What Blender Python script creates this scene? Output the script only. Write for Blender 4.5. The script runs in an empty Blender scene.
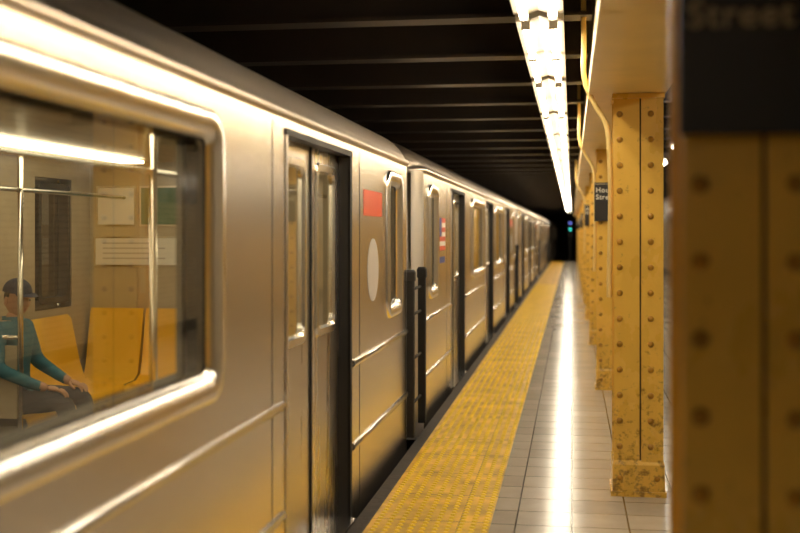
import bpy, bmesh, math, random
from mathutils import Vector, Matrix
random.seed(4)
scene = bpy.context.scene
COL = scene.collection
try:
    scene.view_settings.view_transform='Standard'; scene.view_settings.look='None'; scene.view_settings.exposure=0.3
except Exception as ex: print(ex)

# ------------------------------------------------------------------ materials
def new_mat(name):
    m = bpy.data.materials.new(name); m.use_nodes = True
    nt = m.node_tree
    return m, nt, nt.nodes["Principled BSDF"]

def mat(name, col, rough=0.5, metal=0.0, var=0.0, vscale=(6,6,6), bump=0.0, bscale=30, col2=None, rvar=0.0, coat=0.0, spec=None, grime=None):
    m, nt, b = new_mat(name)
    b.inputs["Base Color"].default_value = (*col, 1)
    b.inputs["Roughness"].default_value = rough
    b.inputs["Metallic"].default_value = metal
    if coat: b.inputs["Coat Weight"].default_value = coat
    if spec is not None: b.inputs["Specular IOR Level"].default_value = spec
    if var or col2 or rvar or bump:
        tc = nt.nodes.new("ShaderNodeTexCoord")
        mp = nt.nodes.new("ShaderNodeMapping"); mp.inputs["Scale"].default_value = vscale
        nt.links.new(tc.outputs["Object"], mp.inputs["Vector"])
        nz = nt.nodes.new("ShaderNodeTexNoise"); nz.inputs["Scale"].default_value = 1; nz.inputs["Detail"].default_value = 5
        nt.links.new(mp.outputs[0], nz.inputs["Vector"])
        if var or col2:
            rp = nt.nodes.new("ShaderNodeValToRGB")
            rp.color_ramp.elements[0].position = .3; rp.color_ramp.elements[1].position = .72
            c2 = col2 if col2 else tuple(c*(1-var) for c in col)
            rp.color_ramp.elements[0].color = (*c2, 1); rp.color_ramp.elements[1].color = (*col, 1)
            nt.links.new(nz.outputs["Fac"], rp.inputs[0]); nt.links.new(rp.outputs[0], b.inputs["Base Color"])
            if grime:
                # scuffs and dirt that get denser close to the foot of the object
                sp = nt.nodes.new("ShaderNodeSeparateXYZ"); nt.links.new(tc.outputs["Object"], sp.inputs[0])
                mz = nt.nodes.new("ShaderNodeMapRange"); mz.inputs["From Min"].default_value=0; mz.inputs["From Max"].default_value=.9
                mz.inputs["To Min"].default_value=.13; mz.inputs["To Max"].default_value=0
                nt.links.new(sp.outputs["Z"], mz.inputs[0])
                n3 = nt.nodes.new("ShaderNodeTexNoise"); n3.inputs["Scale"].default_value=22; n3.inputs["Detail"].default_value=9; n3.inputs["Roughness"].default_value=.7
                nt.links.new(tc.outputs["Object"], n3.inputs["Vector"])
                ad = nt.nodes.new("ShaderNodeMath"); ad.operation='ADD'
                nt.links.new(n3.outputs["Fac"], ad.inputs[0]); nt.links.new(mz.outputs[0], ad.inputs[1])
                r3 = nt.nodes.new("ShaderNodeMapRange"); r3.inputs["From Min"].default_value=.60; r3.inputs["From Max"].default_value=.72
                r3.inputs["To Min"].default_value=0; r3.inputs["To Max"].default_value=.75
                nt.links.new(ad.outputs[0], r3.inputs[0])
                mx = nt.nodes.new("ShaderNodeMix"); mx.data_type='RGBA'
                nt.links.new(r3.outputs[0], mx.inputs[0]); nt.links.new(rp.outputs[0], mx.inputs[6]); mx.inputs[7].default_value=(*grime,1)
                nt.links.new(mx.outputs[2], b.inputs["Base Color"])
        if rvar:
            mr = nt.nodes.new("ShaderNodeMapRange")
            mr.inputs["From Min"].default_value=.3; mr.inputs["From Max"].default_value=.7
            mr.inputs["To Min"].default_value = max(.02, rough-rvar); mr.inputs["To Max"].default_value = rough+rvar
            nt.links.new(nz.outputs["Fac"], mr.inputs[0]); nt.links.new(mr.outputs[0], b.inputs["Roughness"])
        if bump:
            bp = nt.nodes.new("ShaderNodeBump"); bp.inputs["Strength"].default_value = bump; bp.inputs["Distance"].default_value=.01
            if bscale:
                n2 = nt.nodes.new("ShaderNodeTexNoise"); n2.inputs["Scale"].default_value = bscale
                nt.links.new(tc.outputs["Object"], n2.inputs["Vector"]); nt.links.new(n2.outputs["Fac"], bp.inputs["Height"])
            else:
                nt.links.new(nz.outputs["Fac"], bp.inputs["Height"])
            nt.links.new(bp.outputs[0], b.inputs["Normal"])
    return m

def emis(name, col, strength):
    m, nt, b = new_mat(name)
    b.inputs["Base Color"].default_value = (*col, 1)
    b.inputs["Emission Color"].default_value = (*col, 1)
    b.inputs["Emission Strength"].default_value = strength
    return m

def tile_mat(name, c1, c2, mortar, w, h, msize, rough, axes="XY", bump=.3, dirt=.25, rvar=.1, nscale=2.2):
    m, nt, b = new_mat(name)
    N = nt.nodes; L = nt.links
    tc = N.new("ShaderNodeTexCoord")
    sep = N.new("ShaderNodeSeparateXYZ"); cmb = N.new("ShaderNodeCombineXYZ")
    L.new(tc.outputs["Object"], sep.inputs[0])
    L.new(sep.outputs[axes[0]], cmb.inputs["X"]); L.new(sep.outputs[axes[1]], cmb.inputs["Y"])
    br = N.new("ShaderNodeTexBrick"); br.offset = 0; br.squash = 1
    br.inputs["Scale"].default_value = 1; br.inputs["Brick Width"].default_value = w; br.inputs["Row Height"].default_value = h
    br.inputs["Mortar Size"].default_value = msize; br.inputs["Mortar Smooth"].default_value = .2
    br.inputs["Color1"].default_value = (*c1,1); br.inputs["Color2"].default_value = (*c2,1); br.inputs["Mortar"].default_value = (*mortar,1)
    L.new(cmb.outputs[0], br.inputs["Vector"])
    nz = N.new("ShaderNodeTexNoise"); nz.inputs["Scale"].default_value = nscale; nz.inputs["Detail"].default_value = 8; nz.inputs["Roughness"].default_value=.65
    L.new(tc.outputs["Object"], nz.inputs["Vector"])
    mr = N.new("ShaderNodeMapRange"); mr.inputs["From Min"].default_value=.3; mr.inputs["From Max"].default_value=.7
    mr.inputs["To Min"].default_value=1-dirt; mr.inputs["To Max"].default_value=1
    L.new(nz.outputs["Fac"], mr.inputs[0])
    mx = N.new("ShaderNodeMix"); mx.data_type='RGBA'; mx.blend_type='MULTIPLY'; mx.inputs[0].default_value=1
    L.new(br.outputs["Color"], mx.inputs[6]); L.new(mr.outputs[0], mx.inputs[7])
    L.new(mx.outputs[2], b.inputs["Base Color"])
    m2 = N.new("ShaderNodeMapRange"); m2.inputs["From Min"].default_value=.3; m2.inputs["From Max"].default_value=.7
    m2.inputs["To Min"].default_value=rough+rvar; m2.inputs["To Max"].default_value=rough-rvar
    L.new(nz.outputs["Fac"], m2.inputs[0]); L.new(m2.outputs[0], b.inputs["Roughness"])
    bp = N.new("ShaderNodeBump"); bp.invert=True; bp.inputs["Strength"].default_value=bump; bp.inputs["Distance"].default_value=.004
    L.new(br.outputs["Fac"], bp.inputs["Height"]); L.new(bp.outputs[0], b.inputs["Normal"])
    return m

def glass_mat(name, tint=(.86,.83,.70)):
    m = bpy.data.materials.new(name); m.use_nodes=True; nt=m.node_tree; nt.nodes.clear()
    o = nt.nodes.new("ShaderNodeOutputMaterial"); mx = nt.nodes.new("ShaderNodeMixShader")
    t = nt.nodes.new("ShaderNodeBsdfTransparent"); t.inputs[0].default_value=(*tint,1)
    g = nt.nodes.new("ShaderNodeBsdfGlossy"); g.inputs["Roughness"].default_value=.03; g.inputs[0].default_value=(.95,.93,.88,1)
    f = nt.nodes.new("ShaderNodeFresnel"); f.inputs[0].default_value=2.8
    nt.links.new(f.outputs[0], mx.inputs[0]); nt.links.new(t.outputs[0], mx.inputs[1]); nt.links.new(g.outputs[0], mx.inputs[2])
    nt.links.new(mx.outputs[0], o.inputs[0]); return m

M_steel = mat("stainless_steel", (.83,.78,.72), .25, 1.0, var=.03, vscale=(2,.2,5), rvar=.012)
M_steel2= mat("stainless_door", (.74,.69,.63), .28, 1.0, var=.03, vscale=(2,5,.3), rvar=.012)
M_corner= mat("stainless_corner", (.82,.78,.73), .42, .85)
M_trimm = mat("bright_aluminium", (.95,.93,.89), .22, 1.0)
M_roof  = mat("roof_steel", (.64,.55,.46), .33, 1.0, var=.08, vscale=(6,.3,6), rvar=.03)
M_rub_shade   = mat("black_rubber_and_shade", (.012,.010,.009), .6)  # rubber parts, and the painted-in shade of the door recesses
M_under = mat("underframe_black", (.02,.018,.016), .7)
M_cream = mat("interior_laminate", (.50,.42,.29), .35, var=.1)
M_cfloor= mat("car_floor", (.05,.045,.04), .5, var=.5, vscale=(60,60,60))
M_seat  = mat("orange_yellow_plastic", (1.0,.57,.03), .3)
M_seatb = mat("seat_base_grey", (.16,.15,.13), .5)
M_pole  = mat("polished_pole", (.8,.77,.7), .2, 1.0)
M_ilight= emis("car_light_diffuser", (1,.90,.66), 5.5)
M_glass = glass_mat("train_glass")
M_white = mat("placard_white", (.85,.83,.75), .4)
M_red   = mat("decal_red", (.65,.07,.02), .4)
M_blue  = mat("decal_blue", (.03,.06,.25), .4)
M_green = mat("advert_green", (.06,.16,.08), .4)
M_grey  = mat("decal_grey", (.55,.51,.47), .4)
M_dark  = mat("dark_sign_enamel", (.016,.012,.008), .45)
M_text  = mat("sign_letters", (.42,.34,.22), .5)
M_textw = mat("sign_letters_white", (.75,.70,.58), .5)
M_yel   = mat("column_yellow_paint", (.86,.52,.085), .28, var=.12, vscale=(5,5,3), bump=.12, bscale=60, rvar=.04, grime=(.16,.07,.015))
M_riv   = mat("rivet_aged_paint", (.50,.24,.02), .34, var=.3, vscale=(9,9,9))
M_gird  = mat("girder_cream_yellow_paint", (.87,.63,.23), .38, var=.15, vscale=(3,3,3), bump=.15, bscale=40)
M_seam  = mat("column_seam_dark", (.08,.035,.008), .7)
M_ceil  = mat("ceiling_soot", (.009,.006,.0035), .8, var=.5, vscale=(2,2,2))
M_beam  = mat("beam_soot_brown", (.026,.015,.008), .5, var=.4, vscale=(3,3,3))
M_track = mat("trackbed", (.02,.017,.014), .9, var=.5, vscale=(5,5,5), bump=.6, bscale=25)
M_rail  = mat("rail_steel", (.3,.24,.2), .35, 1.0)
M_conc  = mat("platform_edge_concrete", (.04,.030,.022), .7, var=.5, vscale=(8,8,8), bump=.4)
M_house = mat("fixture_housing", (.30,.26,.20), .4, var=.15)
M_tube  = emis("fluorescent_tube", (1,.885,.69), 26.0)
M_floor = tile_mat("platform_tile", (.58,.50,.40), (.47,.405,.325), (.06,.042,.025), .305, .305, .005, .17, dirt=.2, rvar=.03, nscale=5)
M_tact  = tile_mat("tactile_yellow", (.92,.53,.006), (.82,.46,.006), (.25,.13,.01), .61, .61, .006, .45, dirt=.6, rvar=.08, nscale=4)
M_dome  = mat("tactile_dome_yellow", (1.0,.70,.02), .36, var=.35, vscale=(3,3,3))
M_wallt = tile_mat("wall_tile_cream", (.62,.52,.36), (.56,.46,.31), (.15,.11,.07), .15, .075, .004, .22, axes="YZ", dirt=.3)
M_band  = tile_mat("mosaic_band", (.10,.16,.20), (.30,.18,.06), (.1,.08,.06), .05, .05, .003, .3, axes="YZ", dirt=.3)
M_wend  = mat("tunnel_concrete", (.03,.024,.02), .8, var=.4)

# ------------------------------------------------------------------ mesh builder
class MB:
    def __init__(s): s.v=[]; s.f=[]; s.m=[]; s.sm=[]; s.mats=[]
    def mi(s, mt):
        if mt not in s.mats: s.mats.append(mt)
        return s.mats.index(mt)
    def face(s, pts, mt, smooth=False):
        b=len(s.v); s.v.extend([tuple(p) for p in pts]); s.f.append(tuple(range(b,b+len(pts)))); s.m.append(s.mi(mt)); s.sm.append(smooth)
    def box(s, x0,x1,y0,y1,z0,z1, mt):
        b=len(s.v)
        s.v += [(x0,y0,z0),(x1,y0,z0),(x1,y1,z0),(x0,y1,z0),(x0,y0,z1),(x1,y0,z1),(x1,y1,z1),(x0,y1,z1)]
        for f in ((0,3,2,1),(4,5,6,7),(0,1,5,4),(1,2,6,5),(2,3,7,6),(3,0,4,7)):
            s.f.append(tuple(b+i for i in f)); s.m.append(s.mi(mt)); s.sm.append(False)
    def loops(s, loops, mt, closed=True, smooth=False, caps=False):
        b=len(s.v); n=len(loops[0])
        for l in loops: s.v.extend([tuple(p) for p in l])
        for k in range(len(loops)-1):
            for i in range(n if closed else n-1):
                j=(i+1)%n
                s.f.append((b+k*n+i,b+k*n+j,b+(k+1)*n+j,b+(k+1)*n+i)); s.m.append(s.mi(mt)); s.sm.append(smooth)
        if caps:
            s.f.append(tuple(b+i for i in range(n))); s.m.append(s.mi(mt)); s.sm.append(False)
            s.f.append(tuple(b+(len(loops)-1)*n+i for i in range(n))); s.m.append(s.mi(mt)); s.sm.append(False)
    def cyl(s, p0, p1, r, mt, n=10, r1=None):
        p0=Vector(p0); p1=Vector(p1); d=(p1-p0).normalized(); q=d.to_track_quat('Z','Y')
        r1 = r if r1 is None else r1
        A=[p0+q@Vector((r*math.cos(2*math.pi*i/n),r*math.sin(2*math.pi*i/n),0)) for i in range(n)]
        B=[p1+q@Vector((r1*math.cos(2*math.pi*i/n),r1*math.sin(2*math.pi*i/n),0)) for i in range(n)]
        s.loops([A,B],mt,smooth=True,caps=True)
    def wall(s, x, y0,y1,z0,z1, holes, mt):
        ys=sorted({y0,y1,*[h[0] for h in holes],*[h[1] for h in holes]}); zs=sorted({z0,z1,*[h[2] for h in holes],*[h[3] for h in holes]})
        ys=[y for y in ys if y0<=y<=y1]; zs=[z for z in zs if z0<=z<=z1]
        for i in range(len(ys)-1):
            for j in range(len(zs)-1):
                cy=(ys[i]+ys[i+1])/2; cz=(zs[j]+zs[j+1])/2
                if any(h[0]<cy<h[1] and h[2]<cz<h[3] for h in holes): continue
                s.face([(x,ys[i],zs[j]),(x,ys[i+1],zs[j]),(x,ys[i+1],zs[j+1]),(x,ys[i],zs[j+1])],mt)
    def mesh(s, name, recalc=True):
        me=bpy.data.meshes.new(name); me.from_pydata(s.v,[],s.f)
        for mt in s.mats: me.materials.append(mt)
        me.polygons.foreach_set("material_index", s.m); me.polygons.foreach_set("use_smooth", s.sm)
        if recalc:
            bm=bmesh.new(); bm.from_mesh(me); bmesh.ops.recalc_face_normals(bm,faces=bm.faces); bm.to_mesh(me); bm.free()
        me.update(); return me

def obj(name, me, parent=None, loc=(0,0,0)):
    o=bpy.data.objects.new(name, me); COL.objects.link(o); o.location=loc
    if parent: o.parent=parent
    return o

def rrect(x, y0,y1,z0,z1,r,n=6):
    pts=[]
    for (cy,cz,a0) in ((y1-r,z1-r,0),(y0+r,z1-r,90),(y0+r,z0+r,180),(y1-r,z0+r,270)):
        for i in range(n+1):
            a=math.radians(a0+90*i/n); pts.append((x,cy+r*math.cos(a),cz+r*math.sin(a)))
    return pts

# ------------------------------------------------------------------ subway car
L=15.5
DOORS=[(2.3,3.7),(7.05,8.45),(11.8,13.2)]
WINS=[(.4,1.05),(4.65,6.6),(8.9,10.85),(14.45,15.1)]
WZ=(1.00,2.03)
PROF=[(1.325,2.10),(1.338,2.105),(1.345,2.125),(1.338,2.145),(1.318,2.150),(1.305,2.18),(1.275,2.225),(1.235,2.268),(1.18,2.31),(1.10,2.352),(1.0,2.388),(.85,2.425),(.6,2.472),(.3,2.505),(0,2.515)]
def build_shell():
    b=MB(); g=MB()
    for s in (1,-1):
        holes=[(a,c,-.03,2.03) for a,c in DOORS]+[(a+.03,c-.03,WZ[0]+.03,WZ[1]-.03) for a,c in WINS]
        b.wall(1.325*s,.10,L-.10,-.16,2.10,holes,M_steel)
        b.wall(1.235*s,.1,L-.1,0,2.15,holes,M_cream)
        b.box(min(1.30*s,1.335*s),max(1.30*s,1.335*s),.1,L-.1,-.19,-.13,M_under)
        segs=[(.10,2.22),(3.78,6.97),(8.53,11.72),(13.28,15.40)]
        for z in (.84,.36):
            for a,c in segs:
                pr=[(1.324,z-.022),(1.336,z-.017),(1.345,z),(1.338,z+.017),(1.324,z+.024)]
                b.loops([[(x*s,a,zz) for x,zz in pr],[(x*s,c,zz) for x,zz in pr]],M_trimm,smooth=True,caps=True)
        for yj in (1.85,3.98,6.8,8.7,11.55,13.5):
            b.box(min(1.324*s,1.3265*s),max(1.324*s,1.3265*s),yj-.0025,yj+.0025,-.12,2.08,M_under)
        for a,c in DOORS:
            mid=(a+c)/2
            X0,X1=1.325*s,1.235*s
            for yy in (a,c):
                b.face([(X0,yy,-.03),(X1,yy,-.03),(X1,yy,2.03),(X0,yy,2.03)],M_rub_shade)  # shade of the unlit door recess put into the jamb colour
                b.box(min(1.318*s,1.33*s),max(1.318*s,1.33*s),yy-(.035 if yy==a else -.0),yy+(.05 if yy==c else 0),-.03,2.06,M_rub_shade if yy==c else M_steel2)  # far edge strip black as painted jamb shade, near edge plain steel
            b.face([(X0,a,2.03),(X1,a,2.03),(X1,c,2.03),(X0,c,2.03)],M_rub_shade)
            b.box(min(1.318*s,1.332*s),max(1.318*s,1.332*s),a-.035,c+.05,2.03,2.06,M_rub_shade)
            b.box(min(1.20*s,1.36*s),max(1.20*s,1.36*s),a,c,-.06,-.025,M_trimm)
            for (l0,l1) in ((a,mid-.012),(mid+.012,c)):
                w0,w1=l0+.12,l1-.12; w=(w0+.01,w1-.01,1.08,1.93)
                b.wall(1.262*s,l0,l1,-.03,2.03,[w],M_steel2); b.wall(1.238*s,l0,l1,-.03,2.03,[w],M_steel2)
                rr=[rrect(x*s,w0-i,w1+i,1.07-i,1.94+i,.05) for i,x in ((.022,1.262),(.014,1.272),(-.02,1.272),(-.03,1.258),(-.03,1.238))]
                b.loops(rr,M_trimm); g.face(rrect(1.25*s,w0,w1,1.07,1.94,.05),M_glass)
            b.box(min(1.235*s,1.27*s),max(1.235*s,1.27*s),mid-.013,mid+.013,-.03,2.03,M_rub_shade)
        for a,c in WINS:
            rr=[rrect(x*s,a+i,c-i,WZ[0]+i,WZ[1]-i,max(.03,.13-i)) for i,x in ((0,1.326),(.006,1.342),(.016,1.350),(.05,1.349),(.075,1.341),(.092,1.325),(.105,1.305))]
            b.loops(rr,M_trimm,smooth=True)
            rr=[rrect(x*s,a+i,c-i,WZ[0]+i,WZ[1]-i,.05) for i,x in ((.10,1.307),(.115,1.298),(.115,1.225),(.07,1.225))]
            b.loops(rr,M_rub_shade)
            g.face(rrect(1.302*s,a+.1,c-.1,WZ[0]+.1,WZ[1]-.1,.05),M_glass)
            if c-a>1:
                b.box(min(1.28*s,1.300*s),max(1.28*s,1.300*s),c-.33,c-.29,WZ[0]+.1,WZ[1]-.1,M_seatb)
        bl=[(.5,2.1),(3.9,6.85),(8.65,11.6),(13.4,15.3 if s>0 else 14.93)]
        for a,c in bl:
            n=int(round((c-a)/.44)); cols=[]
            for k in range(n*8+1):
                y=a+(c-a)*k/(n*8); ph=abs(math.sin(math.pi*k/8)); d=.03*ph
                cols.append([(x*s,y,z) for x,z in ((1.20,.98),(1.17+d,.95),(1.10+d,.62),(1.06+d*.6,.50-d*.5),(.98,.46-d*.6),(.82,.455-d*.6),(.745,.45-d*.2),(.73,.41),(.76,.38))])
            b.loops(cols,M_seat,closed=False,smooth=True)
            b.box(min(.80*s,1.22*s),max(.80*s,1.22*s),a+.02,c-.02,.0,.40,M_seatb)
            for yy in (a,c):
                if s<0 and yy==14.93: continue
                b.cyl((.78*s,yy,0),(.78*s,yy,2.13),.018,M_pole)
                b.cyl((.78*s,yy,.95),(1.22*s,yy,.95),.014,M_pole)
                b.box(min(.8*s,1.2*s),max(.8*s,1.2*s),yy-.006,yy+.006,.45,.90,M_cream)
        b.cyl((.78*s,.5,1.86),(.78*s,15.0,1.86),.015,M_pole)
        b.box(min(.62*s,.80*s),max(.62*s,.80*s),.5,L-.5,2.115,2.14,M_ilight)
        y=1.0
        while y<14.6:
            b.face([(1.225*s,y,2.12),(1.225*s,y+.68,2.12),(1.14*s,y+.68,2.145),(1.14*s,y,2.145)],random.choice([M_white,M_red,M_white,M_blue]))
            y+=.8
        e=1.3265*s; e2=1.3272*s
        fa,fb=(1.17,1.72)
        for i in range(7):
            z0=1.42+i*.045
            b.face([(e,fa,z0),(e,fb,z0),(e,fb,z0+.045),(e,fa,z0+.045)],M_red if i%2==0 else M_white)
        b.face([(e2,fa,1.555),(e2,fa+.24,1.555),(e2,fa+.24,1.735),(e2,fa,1.735)],M_blue)
        b.face([(e2,fa+.05,1.30),(e2,fb-.05,1.30),(e2,fb-.05,1.36),(e2,fa+.05,1.36)],M_blue)
        b.face([(e,13.62,1.70),(e,14.28,1.70),(e,14.28,1.86),(e,13.62,1.86)],M_red)
        b.face([(e,13.95+.2*math.cos(t*math.pi/16),1.36+.2*math.sin(t*math.pi/16)) for t in range(32)],M_grey)
    full=[(x,z) for x,z in PROF]+[(-x,z) for x,z in PROF[-2::-1]]
    def shr(y,k): return [(x*k,y,2.1+(z-2.1)*k) for x,z in full]
    b.loops([shr(0.02,.90),shr(.03,.94),shr(.06,.975),shr(.12,1),shr(L-.12,1),shr(L-.06,.975),shr(L-.03,.94),shr(L-.02,.90)],M_roof,closed=False,smooth=True)
    for y0 in (2.2,10.2):
        b.loops([[(-.5,y0+i,2.47),(-.42,y0+i,2.58),(.42,y0+i,2.58),(.5,y0+i,2.47)] for i in (0,3.0)],M_roof,caps=True)
    for y,yi in ((.02,.1),(L-.02,L-.1)):
        out=[(x*.90,y,2.1+(z-2.1)*.90) for x,z in full]+[(-1.225,y,-.16),(1.225,y,-.16)]
        b.face(out,M_corner)
        inn=[(x*.93,yi,min(z,2.2)) for x,z in full]+[(-1.24,yi,0),(1.24,yi,0)]
        b.face(inn,M_cream)
        q=-1 if y<1 else 1
        yo=y+q*.012
        b.box(-.38,.38,min(y,yo),max(y,yo),0,1.95,M_steel2)
        b.box(-.22,.22,min(yo,yo+q*.006),max(yo,yo+q*.006),1.15,1.8,M_rub_shade)
        yi2=yi-q*.012
        b.box(-.38,.38,min(yi,yi2),max(yi,yi2),0,1.95,M_steel2)
        b.box(-.22,.22,min(yi2,yi2-q*.006),max(yi2,yi2-q*.006),1.15,1.8,M_rub_shade)
        for s in (1,-1):
            yc=.10 if y<1 else L-.10
            lo=[]
            for z in (-.16,2.12):
                lo.append([((1.225+.10*math.cos(a))*s, yc+q*.08*math.sin(a), z) for a in [math.pi/2*i/8 for i in range(9)]])
            b.loops(lo,M_corner,closed=False,smooth=True)
    b.box(-1.23,1.23,.05,L-.05,-.10,0.0,M_cfloor)
    b.face([(-1.24,.1,2.15),(1.24,.1,2.15),(1.24,L-.1,2.15),(-1.24,L-.1,2.15)],M_cream)
    b.box(-1.15,1.15,.3,L-.3,-.42,-.10,M_under)
    for y0 in (5.0,8.5): b.box(-1.2,1.2,y0,y0+1.8,-.75,-.40,M_under)
    for yc in (2.4,13.1):
        b.box(-.95,-.80,yc-1.3,yc+1.3,-.85,-.55,M_under); b.box(.80,.95,yc-1.3,yc+1.3,-.85,-.55,M_under); b.box(-.9,.9,yc-.2,yc+.2,-.8,-.42,M_under)
        for dy in (-1.0,1.0):
            b.cyl((-.8,yc+dy,-.72),(.8,yc+dy,-.72),.07,M_under)
            for s in (1,-1): b.cyl((.69*s,yc+dy,-.72),(.79*s,yc+dy,-.72),.37,M_rail,n=28)
    for k in range(2):
        x0=-1.2+k*.46; cols=[]
        for i in range(9):
            x=x0+.44*i/8; d=.03*math.sin(math.pi*i/8)
            yb=L-.12
            cols.append([(x,yb-.03,1.0),(x,yb-.05+d,.96),(x,yb-.12+d,.62),(x,yb-.16+d,.50-d*.4),(x,yb-.24,.46-d*.5),(x,yb-.42,.455-d*.5),(x,yb-.48,.44),(x,yb-.47,.38)])
        b.loops(cols,M_seat,closed=False,smooth=True)
    b.box(-1.22,-.30,L-.52,L-.11,0,.40,M_seatb)
    b.cyl((-.26,L-.55,0),(-.26,L-.55,2.14),.018,M_pole)
    # placards / adverts with frames on the bulkhead
    def plac(x0,x1,z0,z1,m_):
        b.box(x0-.015,x1+.015,L-.112,L-.10,z0-.015,z1+.015,M_pole); b.face([(x0,L-.113,z0),(x1,L-.113,z0),(x1,L-.113,z1),(x0,L-.113,z1)],m_)
    plac(-1.18,-.50,1.34,1.55,M_white)
    plac(-1.16,-.86,1.66,1.95,M_white)
    plac(-.80,-.46,1.66,1.95,M_green)
    for i in range(4): b.face([(-1.12,L-.1135,1.385+i*.04),(-.60-.06*(i%2),L-.1135,1.385+i*.04),(-.60-.06*(i%2),L-.1135,1.397+i*.04),(-1.12,L-.1135,1.397+i*.04)],M_grey)
    return b.mesh("car_shell_mesh"), g.mesh("car_glass_mesh",recalc=False)
me_shell, me_glass = build_shell()

def build_barrier():
    b=MB()
    for s in (1,-1):
        for yy in (-.04,.64):
            x=1.345*s
            b.loops([[(x+px,yy+py,z) for (_,px,py) in rrect(0,-.036*k,.036*k,-.034*k,.034*k,.010,3)] for z,k in ((.02,.9),(1.22,.9),(1.225,1.1),(1.29,1.1),(1.31,.8))],M_rub_shade,caps=True)
        for z in (.25,.6,.95,1.15):
            b.cyl((1.335*s,0,z),(1.335*s,.6,z),.012,M_under,n=6)
    b.box(-.5,.5,.0,.8,-.06,-.02,M_under)
    b.box(-.12,.12,-.1,.9,-.5,-.3,M_under)
    return b.mesh("barrier_mesh")
me_bar=build_barrier()

XC=-2.575
for i in range(6):
    y0=-7.0+i*16.3
    e=bpy.data.objects.new("subway_car",None); COL.objects.link(e); e.location=(XC,y0,0)
    obj("body_shell",me_shell,e); obj("window_glass",me_glass,e)
    if i<5: obj("intercar_barrier",me_bar,e,(0,L,0))

# ------------------------------------------------------------------ station shell
def simple_box(name,x0,x1,y0,y1,z0,z1,mt,bev=0):
    b=MB(); b.box(x0,x1,y0,y1,z0,z1,mt); o=obj(name,b.mesh(name))
    if bev:
        md=o.modifiers.new("bev","BEVEL"); md.width=bev; md.segments=2
    return o
YB=-9; YE=61; WR=3.6; YF=95
simple_box("floor",-.44,WR,YB,YE,-.25,0,M_floor)
simple_box("platform_edge",-1.19,-1.10,YB,YE,-.25,0.004,M_conc,.01)
simple_box("platform_foundation",-1.07,WR-.01,YB+.01,YE-.01,-1.2,-.25,M_wend)
b=MB(); b.box(-1.10,-.44,YB,YE,-.25,.004,M_tact)
nx=10; sp=.0635
base=[(math.cos(k*math.pi/3),math.sin(k*math.pi/3)) for k in range(6)]
y=3.0
while y<34:
    for ix in range(nx):
        cx=-1.085+.03+ix*.0655
        o0=len(b.v)
        b.v += [(cx+.019*c,y+.019*s_,.004) for c,s_ in base]+[(cx+.012*c,y+.012*s_,.0115) for c,s_ in base]
        for k in range(6):
            j=(k+1)%6; b.f.append((o0+k,o0+j,o0+6+j,o0+6+k)); b.m.append(b.mi(M_dome)); b.sm.append(False)
        b.f.append(tuple(o0+6+k for k in range(6))); b.m.append(b.mi(M_dome)); b.sm.append(False)
    y+=sp
obj("tactile_warning_strip",b.mesh("tactile",recalc=False))
simple_box("trackbed",-8.39,-1.08,YB+.01,YF-.01,-1.35,-1.205,M_track)
b=MB()
for xc in (XC,-6.0):
    for s in (1,-1):
        x=xc+s*.745
        b.box(x-.065,x+.065,YB+.02,YF-.02,-1.204,-1.185,M_rail); b.box(x-.01,x+.01,YB+.02,YF-.02,-1.185,-1.12,M_rail); b.box(x-.036,x+.036,YB+.02,YF-.02,-1.125,-1.09,M_rail)
obj("track_rails",b.mesh("rails"))
simple_box("ceiling",-8.4,WR+.2,YB,YF,3.20,3.4,M_ceil)
simple_box("wall_left",-8.6,-8.4,YB,YF,-1.35,3.4,M_wend)
simple_box("wall_back",-8.4,WR,YB-.2,YB,-1.35,3.4,M_wend)
simple_box("wall_far",-8.6,WR+.2,YF,YF+.2,-1.35,3.4,M_wend)
simple_box("wall_tunnel",.9,WR+.2,YE,YE+.3,-1.35,3.19,M_wend)
b=MB(); b.box(WR,WR+.2,YB,YE,-.1,3.2,M_wallt); 
obj("wall_right",b.mesh("wall_right"))
b=MB(); b.box(WR-.012,WR,YB,YE,2.05,2.30,M_band); b.box(WR-.02,WR,YB,YE,2.30,2.33,M_wallt); b.box(WR-.02,WR,YB,YE,2.02,2.05,M_wallt)
obj("trim_1",b.mesh("trim_1"))
b=MB(); b.box(WR-.02,WR,YB,YE,0,.18,M_conc); obj("baseboard_right",b.mesh("baseboard_right"))

b=MB()
y=YB+.7
while y<YF-1:
    for (xa,xb) in ((-8.4,.12),(.56,WR)):
        b.box(xa,xb,y-.10,y+.10,2.92,2.945,M_beam)
        b.box(xa,xb,y-.012,y+.012,2.945,3.2,M_beam)
    y+=1.524
obj("ceiling_beams",b.mesh("beams"))
b=MB()
b.box(.10,.56,YB+.01,YE-.01,2.441,2.47,M_gird); b.box(.16,.50,YB+.01,YE-.01,2.47,3.199,M_gird)
b.box(.10,.13,YB+.01,YE-.01,2.47,2.52,M_gird); b.box(.53,.56,YB+.01,YE-.01,2.47,2.52,M_gird)
obj("platform_girder",b.mesh("girder"))

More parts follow.
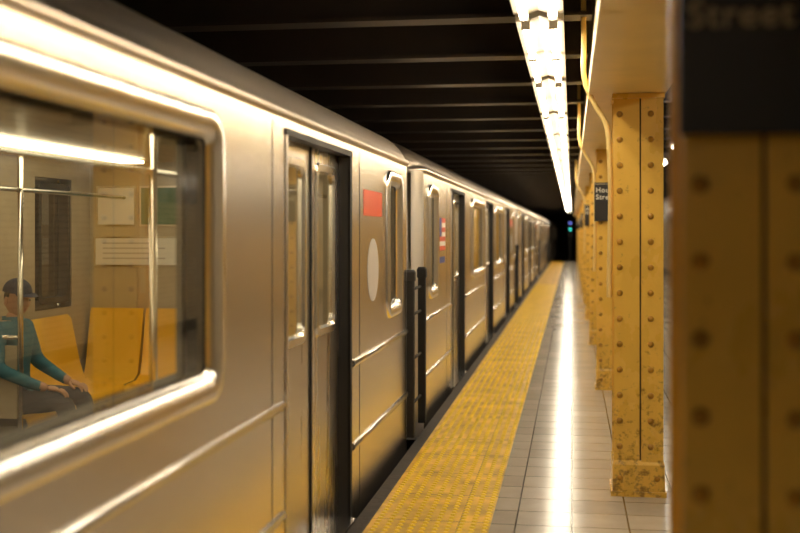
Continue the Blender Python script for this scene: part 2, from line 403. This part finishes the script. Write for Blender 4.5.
# ------------------------------------------------------------------ columns
def rivet(b,x,y,z,r,h,mt,nrm=-1,ax='y'):
    n=10; loops=[]
    for k,(rr,hh) in enumerate(((1,0),(.92,.4),(.7,.75),(.35,.97))):
        if ax=='y': loops.append([(x+r*rr*math.cos(2*math.pi*i/n),y+nrm*h*hh,z+r*rr*math.sin(2*math.pi*i/n)) for i in range(n)])
        else: loops.append([(x+nrm*h*hh,y+r*rr*math.cos(2*math.pi*i/n),z+r*rr*math.sin(2*math.pi*i/n)) for i in range(n)])
    b.loops(loops,mt,smooth=True)
    b.face(loops[-1],mt,True)
def build_column(mt,mr):
    b=MB(); H=2.44; W=.147; D=.15
    b.mi(mt); b.mi(mr)
    for s in (-1,1):
        ya,yb=sorted((s*D,s*(D-.018)))
        b.box(-W,.006,ya,yb,.05,H,mt)
        ya,yb=sorted((s*(D+.004),s*(D-.018)))
        b.box(.016,W,ya,yb,.05,H,mt)
        ya,yb=sorted((s*(D-.008),s*(D-.018)))
        b.box(.006,.016,ya,yb,.05,H,M_seam)
        for t in (-1,1):
            xa,xb=sorted((t*.012,t*.028)); ya,yb=sorted((s*(D-.018),s*(D-.11)))
            b.box(xa,xb,ya,yb,.05,H,mt)
        z=.30
        while z<H-.05:
            for x in (-.112,.072): rivet(b,x,s*(D if x<0 else D+.004),z,.0195,.015,mr,s)
            z+=.155
    b.box(-.012,.012,-D+.018,D-.018,.05,H,mt)
    for t in (-1,1):
        z=.35
        while z<H-.05:
            for yy in (-.085,.085): rivet(b,t*.028,yy,z,.016,.012,mr,t,'x')
            z+=.155
    b.box(-.165,.165,-.172,.172,0,.03,mt); b.box(-.155,.155,-.162,.162,.03,.19,mt)
    b.loops([[(-.155,-.162,.19),(.155,-.162,.19),(.155,.162,.19),(-.155,.162,.19)],[(-.148,-.151,.215),(.148,-.151,.215),(.148,.151,.215),(-.148,.151,.215)]],mt,caps=True)
    for s in (-1,1):
        for x in (-.11,.11): rivet(b,x,s*.162,.11,.018,.014,mr,s)
    b.box(-.155,.155,-.17,.17,H-.03,H-.001,mt)
    return b.mesh("column_mesh")
me_col=build_column(M_yel,M_riv)
M_cold=mat("column_dark_paint",(.30,.20,.10),.5,var=.3,vscale=(4,4,4))
me_cold=me_col.copy(); me_cold.materials[0]=M_cold; me_cold.materials[1]=M_cold
CY=[]
y=7.02-4.58*3
while y<YE-1:
    obj("steel_column",me_col,None,(.398 if len(CY)!=2 else .366,y,0)); CY.append(y); y+=4.58
y=-5.0
while y<60:
    o=obj("track_column",me_cold,None,(-4.38,y,-1.2)); o.scale=(1,1,(2.915+1.2)/2.44); y+=4.5

# ------------------------------------------------------------------ signs
def text_mesh(txt,size,mt):
    cu=bpy.data.curves.new("t","FONT"); cu.body=txt; cu.size=size; cu.space_line=1.0; cu.extrude=.0015; cu.offset=.0012; cu.space_character=1.12
    o=bpy.data.objects.new("t",cu); COL.objects.link(o)
    dg=bpy.context.evaluated_depsgraph_get(); me=bpy.data.meshes.new_from_object(o.evaluated_get(dg))
    bpy.data.objects.remove(o); me.materials.clear(); me.materials.append(mt); return me
me_text=text_mesh("Houston\nStreet",.072,M_text)
me_textw=text_mesh("Houston\nStreet",.070,M_textw)
def sign(x,y,z0,z1,zt,tm):
    b=MB(); b.box(x-.182,x+.182,y-.012,y+.012,z0,z1,M_dark)
    b.box(x-.182,x+.182,y-.016,y-.012,z1-.02,z1-.012,M_text)
    for zz in (z0+.08,z1-.12): b.box(x-.10,x+.10,y+.012,y+.04,zz,zz+.03,M_dark)
    o=obj("station_name_sign",b.mesh("sign"))
    md=o.modifiers.new("bev","BEVEL"); md.width=.003
    t=obj("sign_lettering",tm,o,(x-.168,y-.0165,zt)); t.rotation_euler=(math.radians(90),0,0)
for k,yc in enumerate(CY):
    if k==2: sign(.390,yc-.196,1.79,2.30,1.995+.076,me_text)
    elif k>2 and k%2==0: sign(.405,yc-.196,1.71,2.10,2.0,me_textw)

# ------------------------------------------------------------------ fluorescent fixtures
def build_fixture(LN=2.3):
    b=MB(); 
    b.loops([[(-.13,y,.05),(-.13,y,.0),(-.06,y,.0),(0,y,.02),(.06,y,.0),(.13,y,.0),(.13,y,.05),(.07,y,.10),(-.07,y,.10)] for y in (0,LN)],M_house,caps=True)
    for x in (-.075,.075):
        for y0 in (.03,LN/2+.015):
            b.cyl((x,y0+.03,-.022),(x,y0+LN/2-.075,-.022),.021,M_tube,n=8)
            for yy in (y0,y0+LN/2-.075): b.box(x-.024,x+.024,yy,yy+.03,-.045,.01,M_house)
    for yy in (.3,LN-.3): b.cyl((0,yy,.1),(0,yy,.449),.012,M_under,n=8)
    return b.mesh("fixture_mesh")
me_fix=build_fixture()
y=3.6
while y<YE-3:
    obj("fluorescent_light",me_fix,None,(-.175,y,2.75))
    y+=2.46
obj("fluorescent_light",me_fix,None,(-.175,-3.0,2.75))  # extra fixture out of view, added to brighten the nearest column
y=3.2
while y<YE-3:
    obj("fluorescent_light",me_fix,None,(1.42,y,2.75)); y+=4.9

# ------------------------------------------------------------------ conduit
def pipe(name,pts,r,mt):
    cu=bpy.data.curves.new(name,"CURVE"); cu.dimensions='3D'; cu.bevel_depth=r; cu.bevel_resolution=4; cu.resolution_u=8
    sp=cu.splines.new('BEZIER'); sp.bezier_points.add(len(pts)-1)
    for p,q in zip(sp.bezier_points,pts): p.co=q; p.handle_left_type=p.handle_right_type='AUTO'
    cu.materials.append(mt); o=bpy.data.objects.new(name,cu); COL.objects.link(o); return o
for yc in (CY[3],CY[4],CY[6]):
    pipe("conduit_pipe",[(.07,yc-.1,3.19),(.072,yc-.1,2.75),(.08,yc-.1,2.52),(.14,yc-.1,2.38),(.205,yc-.1,2.26),(.225,yc-.1,2.10),(.225,yc-.1,1.2)],.016,M_gird)

# ------------------------------------------------------------------ tunnel signals
MG=emis("signal_teal",(.05,.9,.75),2.5); MBl=emis("signal_blue",(.2,.25,1),2.0); MR=emis("signal_red",(1,.08,.03),2.5)
for (sx,sy,a_,b_) in ((-.1,YE+2.2,MBl,MG),(.45,YE+9,MR,M_rub_shade)):
    b=MB()
    b.box(-.12,.12,-.08,.08,1.2,2.3,M_under)
    for z,mm in ((2.1,a_),(1.75,b_),(1.4,M_rub_shade)): b.cyl((0,-.08,z),(0,-.12,z),.05,mm,n=16); b.cyl((0,-.08,z),(0,-.10,z),.10,M_rub_shade,n=16)
    b.cyl((0,0,-1.2),(0,0,1.2),.05,M_under)
    obj("tunnel_signal",b.mesh("signal"),None,(sx,sy,0))

# ------------------------------------------------------------------ passenger (seated)
M_skin=mat("skin",(.55,.30,.18),.5); M_shirt=mat("teal_jacket",(.05,.20,.28),.8,var=.25,vscale=(20,20,20)); M_jean=mat("trousers_dark",(.05,.055,.08),.85)
M_hair=mat("hair_dark",(.02,.014,.01),.6); M_cap=mat("navy_cap",(.02,.03,.07),.8); M_shoe=mat("shoe_black",(.02,.02,.02),.4); M_eye=mat("eye_white",(.8,.8,.78),.2)
def skin_mesh(V,E,R,root=0,sub=2):
    me=bpy.data.meshes.new("sk"); me.from_pydata(V,E,[]); o=bpy.data.objects.new("sk",me); COL.objects.link(o)
    md=o.modifiers.new("s","SKIN"); md.use_smooth_shade=True
    for i,r in enumerate(R):
        r=r if isinstance(r,tuple) else (r,r)
        me.skin_vertices[0].data[i].radius=r; me.skin_vertices[0].data[i].use_root=(i==root)
    m2=o.modifiers.new("sub","SUBSURF"); m2.levels=sub; m2.render_levels=sub
    bpy.context.view_layer.update()
    dg=bpy.context.evaluated_depsgraph_get(); out=bpy.data.meshes.new_from_object(o.evaluated_get(dg)); bpy.data.objects.remove(o)
    return out
V=[(0,0,.56),(-.02,0,.70),(-.01,0,.84),(.0,0,.96),(.01,0,1.035),(.03,0,1.10),
   (0,.17,.985),(.05,.235,.76),(.26,.17,.66),(.33,.14,.635),
   (0,-.17,.985),(.03,-.24,.76),(.25,-.19,.66),(.32,-.15,.635),
   (.05,.09,.54),(.43,.13,.55),(.45,.13,.30),(.42,.13,.09),(.55,.145,.045),
   (.05,-.09,.54),(.43,-.14,.55),(.47,-.14,.30),(.45,-.14,.09),(.58,-.155,.045)]
E=[(0,1),(1,2),(2,3),(3,4),(4,5),(3,6),(6,7),(7,8),(8,9),(3,10),(10,11),(11,12),(12,13),(0,14),(14,15),(15,16),(16,17),(17,18),(0,19),(19,20),(20,21),(21,22),(22,23)]
R=[(.12,.15),(.105,.135),(.11,.15),(.10,.13),.055,.055, .065,.05,.036,.028, .065,.05,.036,.028, .09,.068,.055,.042,.04, .09,.068,.055,.042,.04]
body=skin_mesh(V,E,R,0,2)
for mm in (M_shirt,M_jean,M_skin,M_shoe): body.materials.append(mm)
for p in body.polygons:
    c=p.center
    if c.z<.115: k=3
    elif c.z>1.04: k=2
    elif c.x>.29 and c.z>.615 and c.z<.70: k=2
    elif c.z<.60 or (c.x>.2 and c.z<.62): k=1
    else: k=0
    p.material_index=k
psn=bpy.data.objects.new("seated_passenger",None); COL.objects.link(psn)
psn.location=(-3.52,6.60,0)
obj("body",body,psn)
bm=bmesh.new(); bmesh.ops.create_uvsphere(bm,u_segments=32,v_segments=24,radius=1)
for v in bm.verts:
    x,y,z=v.co
    f=1.0
    if z<0: f=1-.28*(-z)**1.3
    X=x*.098*(f if x<0 else f+.04*(-min(z,0))); Y=y*.076*f; Z=z*.118
    if x>.3:
        X+= .012*math.exp(-((z+.75)/.2)**2-(y/.45)**2)
        X-= .010*math.exp(-((z-.05)/.16)**2)*(math.exp(-((abs(y)-.42)/.2)**2))
        X+= .026*math.exp(-((z+.22)/.16)**2-(y/.16)**2)+.012*math.exp(-((z+.02)/.2)**2-(y/.12)**2)
        X+= .006*math.exp(-((z+.50)/.07)**2-(y/.3)**2)
        X+= .006*math.exp(-((z-.22)/.1)**2-(y/.6)**2)
    v.co=(X,Y,Z)
hm=bpy.data.meshes.new("head"); bm.to_mesh(hm); bm.free(); hm.materials.append(M_skin); hm.materials.append(M_hair); 
M_lip=mat("lips",(.42,.14,.10),.5); hm.materials.append(M_lip)
for p in hm.polygons:
    p.use_smooth=True; c=p.center
    if (c.z>.02 and c.x<.02) or c.z>.075 or (c.x<-.02 and c.z>-.05): p.material_index=1
    if c.x>.07 and -.068<c.z<-.052 and abs(c.y)<.026: p.material_index=2
hd=obj("head",hm,psn,(.04,0,1.175)); hd.rotation_euler=(0,.12,-.5)
b=MB()
def ell(b,c,r,mt,n=12,m=8):
    lo=[]
    for j in range(1,m):
        ph=math.pi*j/m; lo.append([(c[0]+r[0]*math.sin(ph)*math.cos(2*math.pi*i/n),c[1]+r[1]*math.sin(ph)*math.sin(2*math.pi*i/n),c[2]+r[2]*math.cos(ph)) for i in range(n)])
    b.loops(lo,mt,smooth=True,caps=True)
for s in (1,-1):
    ell(b,(.078,.032*s,.006),(.013,.014,.010),M_eye); ell(b,(.088,.032*s,.006),(.0045,.006,.006),M_hair)
    ell(b,(-.005,.078*s,-.012),(.018,.009,.032),M_skin)
    b.box(.086,.094,.018*s if s>0 else -.048,.048 if s>0 else -.018,.026,.031,M_hair)
lo=[]
for j in range(7):
    ph=math.pi/2*j/7; lo.append([(-.004+.106*math.cos(ph)*math.cos(2*math.pi*i/24),.084*math.cos(ph)*math.sin(2*math.pi*i/24),.045+.088*math.sin(ph)) for i in range(24)])
b.loops(lo,M_cap,smooth=True); b.face(lo[-1],M_cap,True)
lo=[[( .085+.085*t*math.cos(a), .075*math.sin(a)*(1), .048-.012*t) for a in [math.radians(-80+160*i/12) for i in range(13)]] for t in (0,.5,1)]
b.loops(lo,M_cap,closed=False,smooth=True)
obj("face_and_cap",b.mesh("facecap"),hd)
def hand(side,wx,wy,wz,yaw):
    HV=[(0,0,0),(.035,0,.002),(.075,0,0)]; HE=[(0,1),(1,2)]; HR=[(.022,.020),(.034,.018),(.033,.015)]
    hm=[skin_mesh(HV,HE,HR,0,2)]
    for yy,ln in ((-.030,.064),(-.010,.074),(.010,.068),(.029,.052)):
        hm.append(skin_mesh([(.07,yy,0),(.07+ln*.45,yy*1.12,-.003),(.07+ln*.78,yy*1.18,-.016),(.07+ln,yy*1.2,-.034)],[(0,1),(1,2),(2,3)],[.0095,.009,.008,.007],0,1))
    hm.append(skin_mesh([(.015,-.02*side,0),(.04,-.046*side,-.006),(.068,-.056*side,-.014),(.088,-.054*side,-.022)],[(0,1),(1,2),(2,3)],[.013,.011,.0095,.008],0,1))
    bm=bmesh.new()
    for m_ in hm: bm.from_mesh(m_)
    me=bpy.data.meshes.new("hand"); bm.to_mesh(me); bm.free(); me.materials.append(M_skin)
    for p in me.polygons: p.use_smooth=True; p.material_index=0
    o=obj("hand_left" if side>0 else "hand_right",me,psn,(wx,wy,wz)); o.rotation_euler=(0,.18,yaw)
hand(1,.325,.142,.638,-.2); hand(-1,.315,-.152,.638,.2)
b=MB(); b.loops([[(.01+ .066*k*math.cos(a),.066*k*math.sin(a),z) for a in [2*math.pi*i/20 for i in range(20)]] for z,k in ((1.0,1.25),(1.05,1.0),(1.065,1.02),(1.05,.9))],M_shirt,smooth=True)
obj("collar",b.mesh("collar"),psn)

# ------------------------------------------------------------------ world, camera
w=bpy.data.worlds.new("world"); scene.world=w; w.use_nodes=True
w.node_tree.nodes["Background"].inputs[0].default_value=(.05,.035,.02,1); w.node_tree.nodes["Background"].inputs[1].default_value=.3
cam=bpy.data.cameras.new("camera"); co=bpy.data.objects.new("camera",cam); COL.objects.link(co)
co.location=(0,0,1.6); co.rotation_euler=(math.radians(90),0,math.atan(172/1111))
cam.lens=50; cam.sensor_width=36; cam.shift_y=-34.5/800; cam.clip_start=.05; cam.clip_end=300
cam.dof.use_dof=True; cam.dof.focus_distance=7.6; cam.dof.aperture_fstop=1.5
scene.camera=co
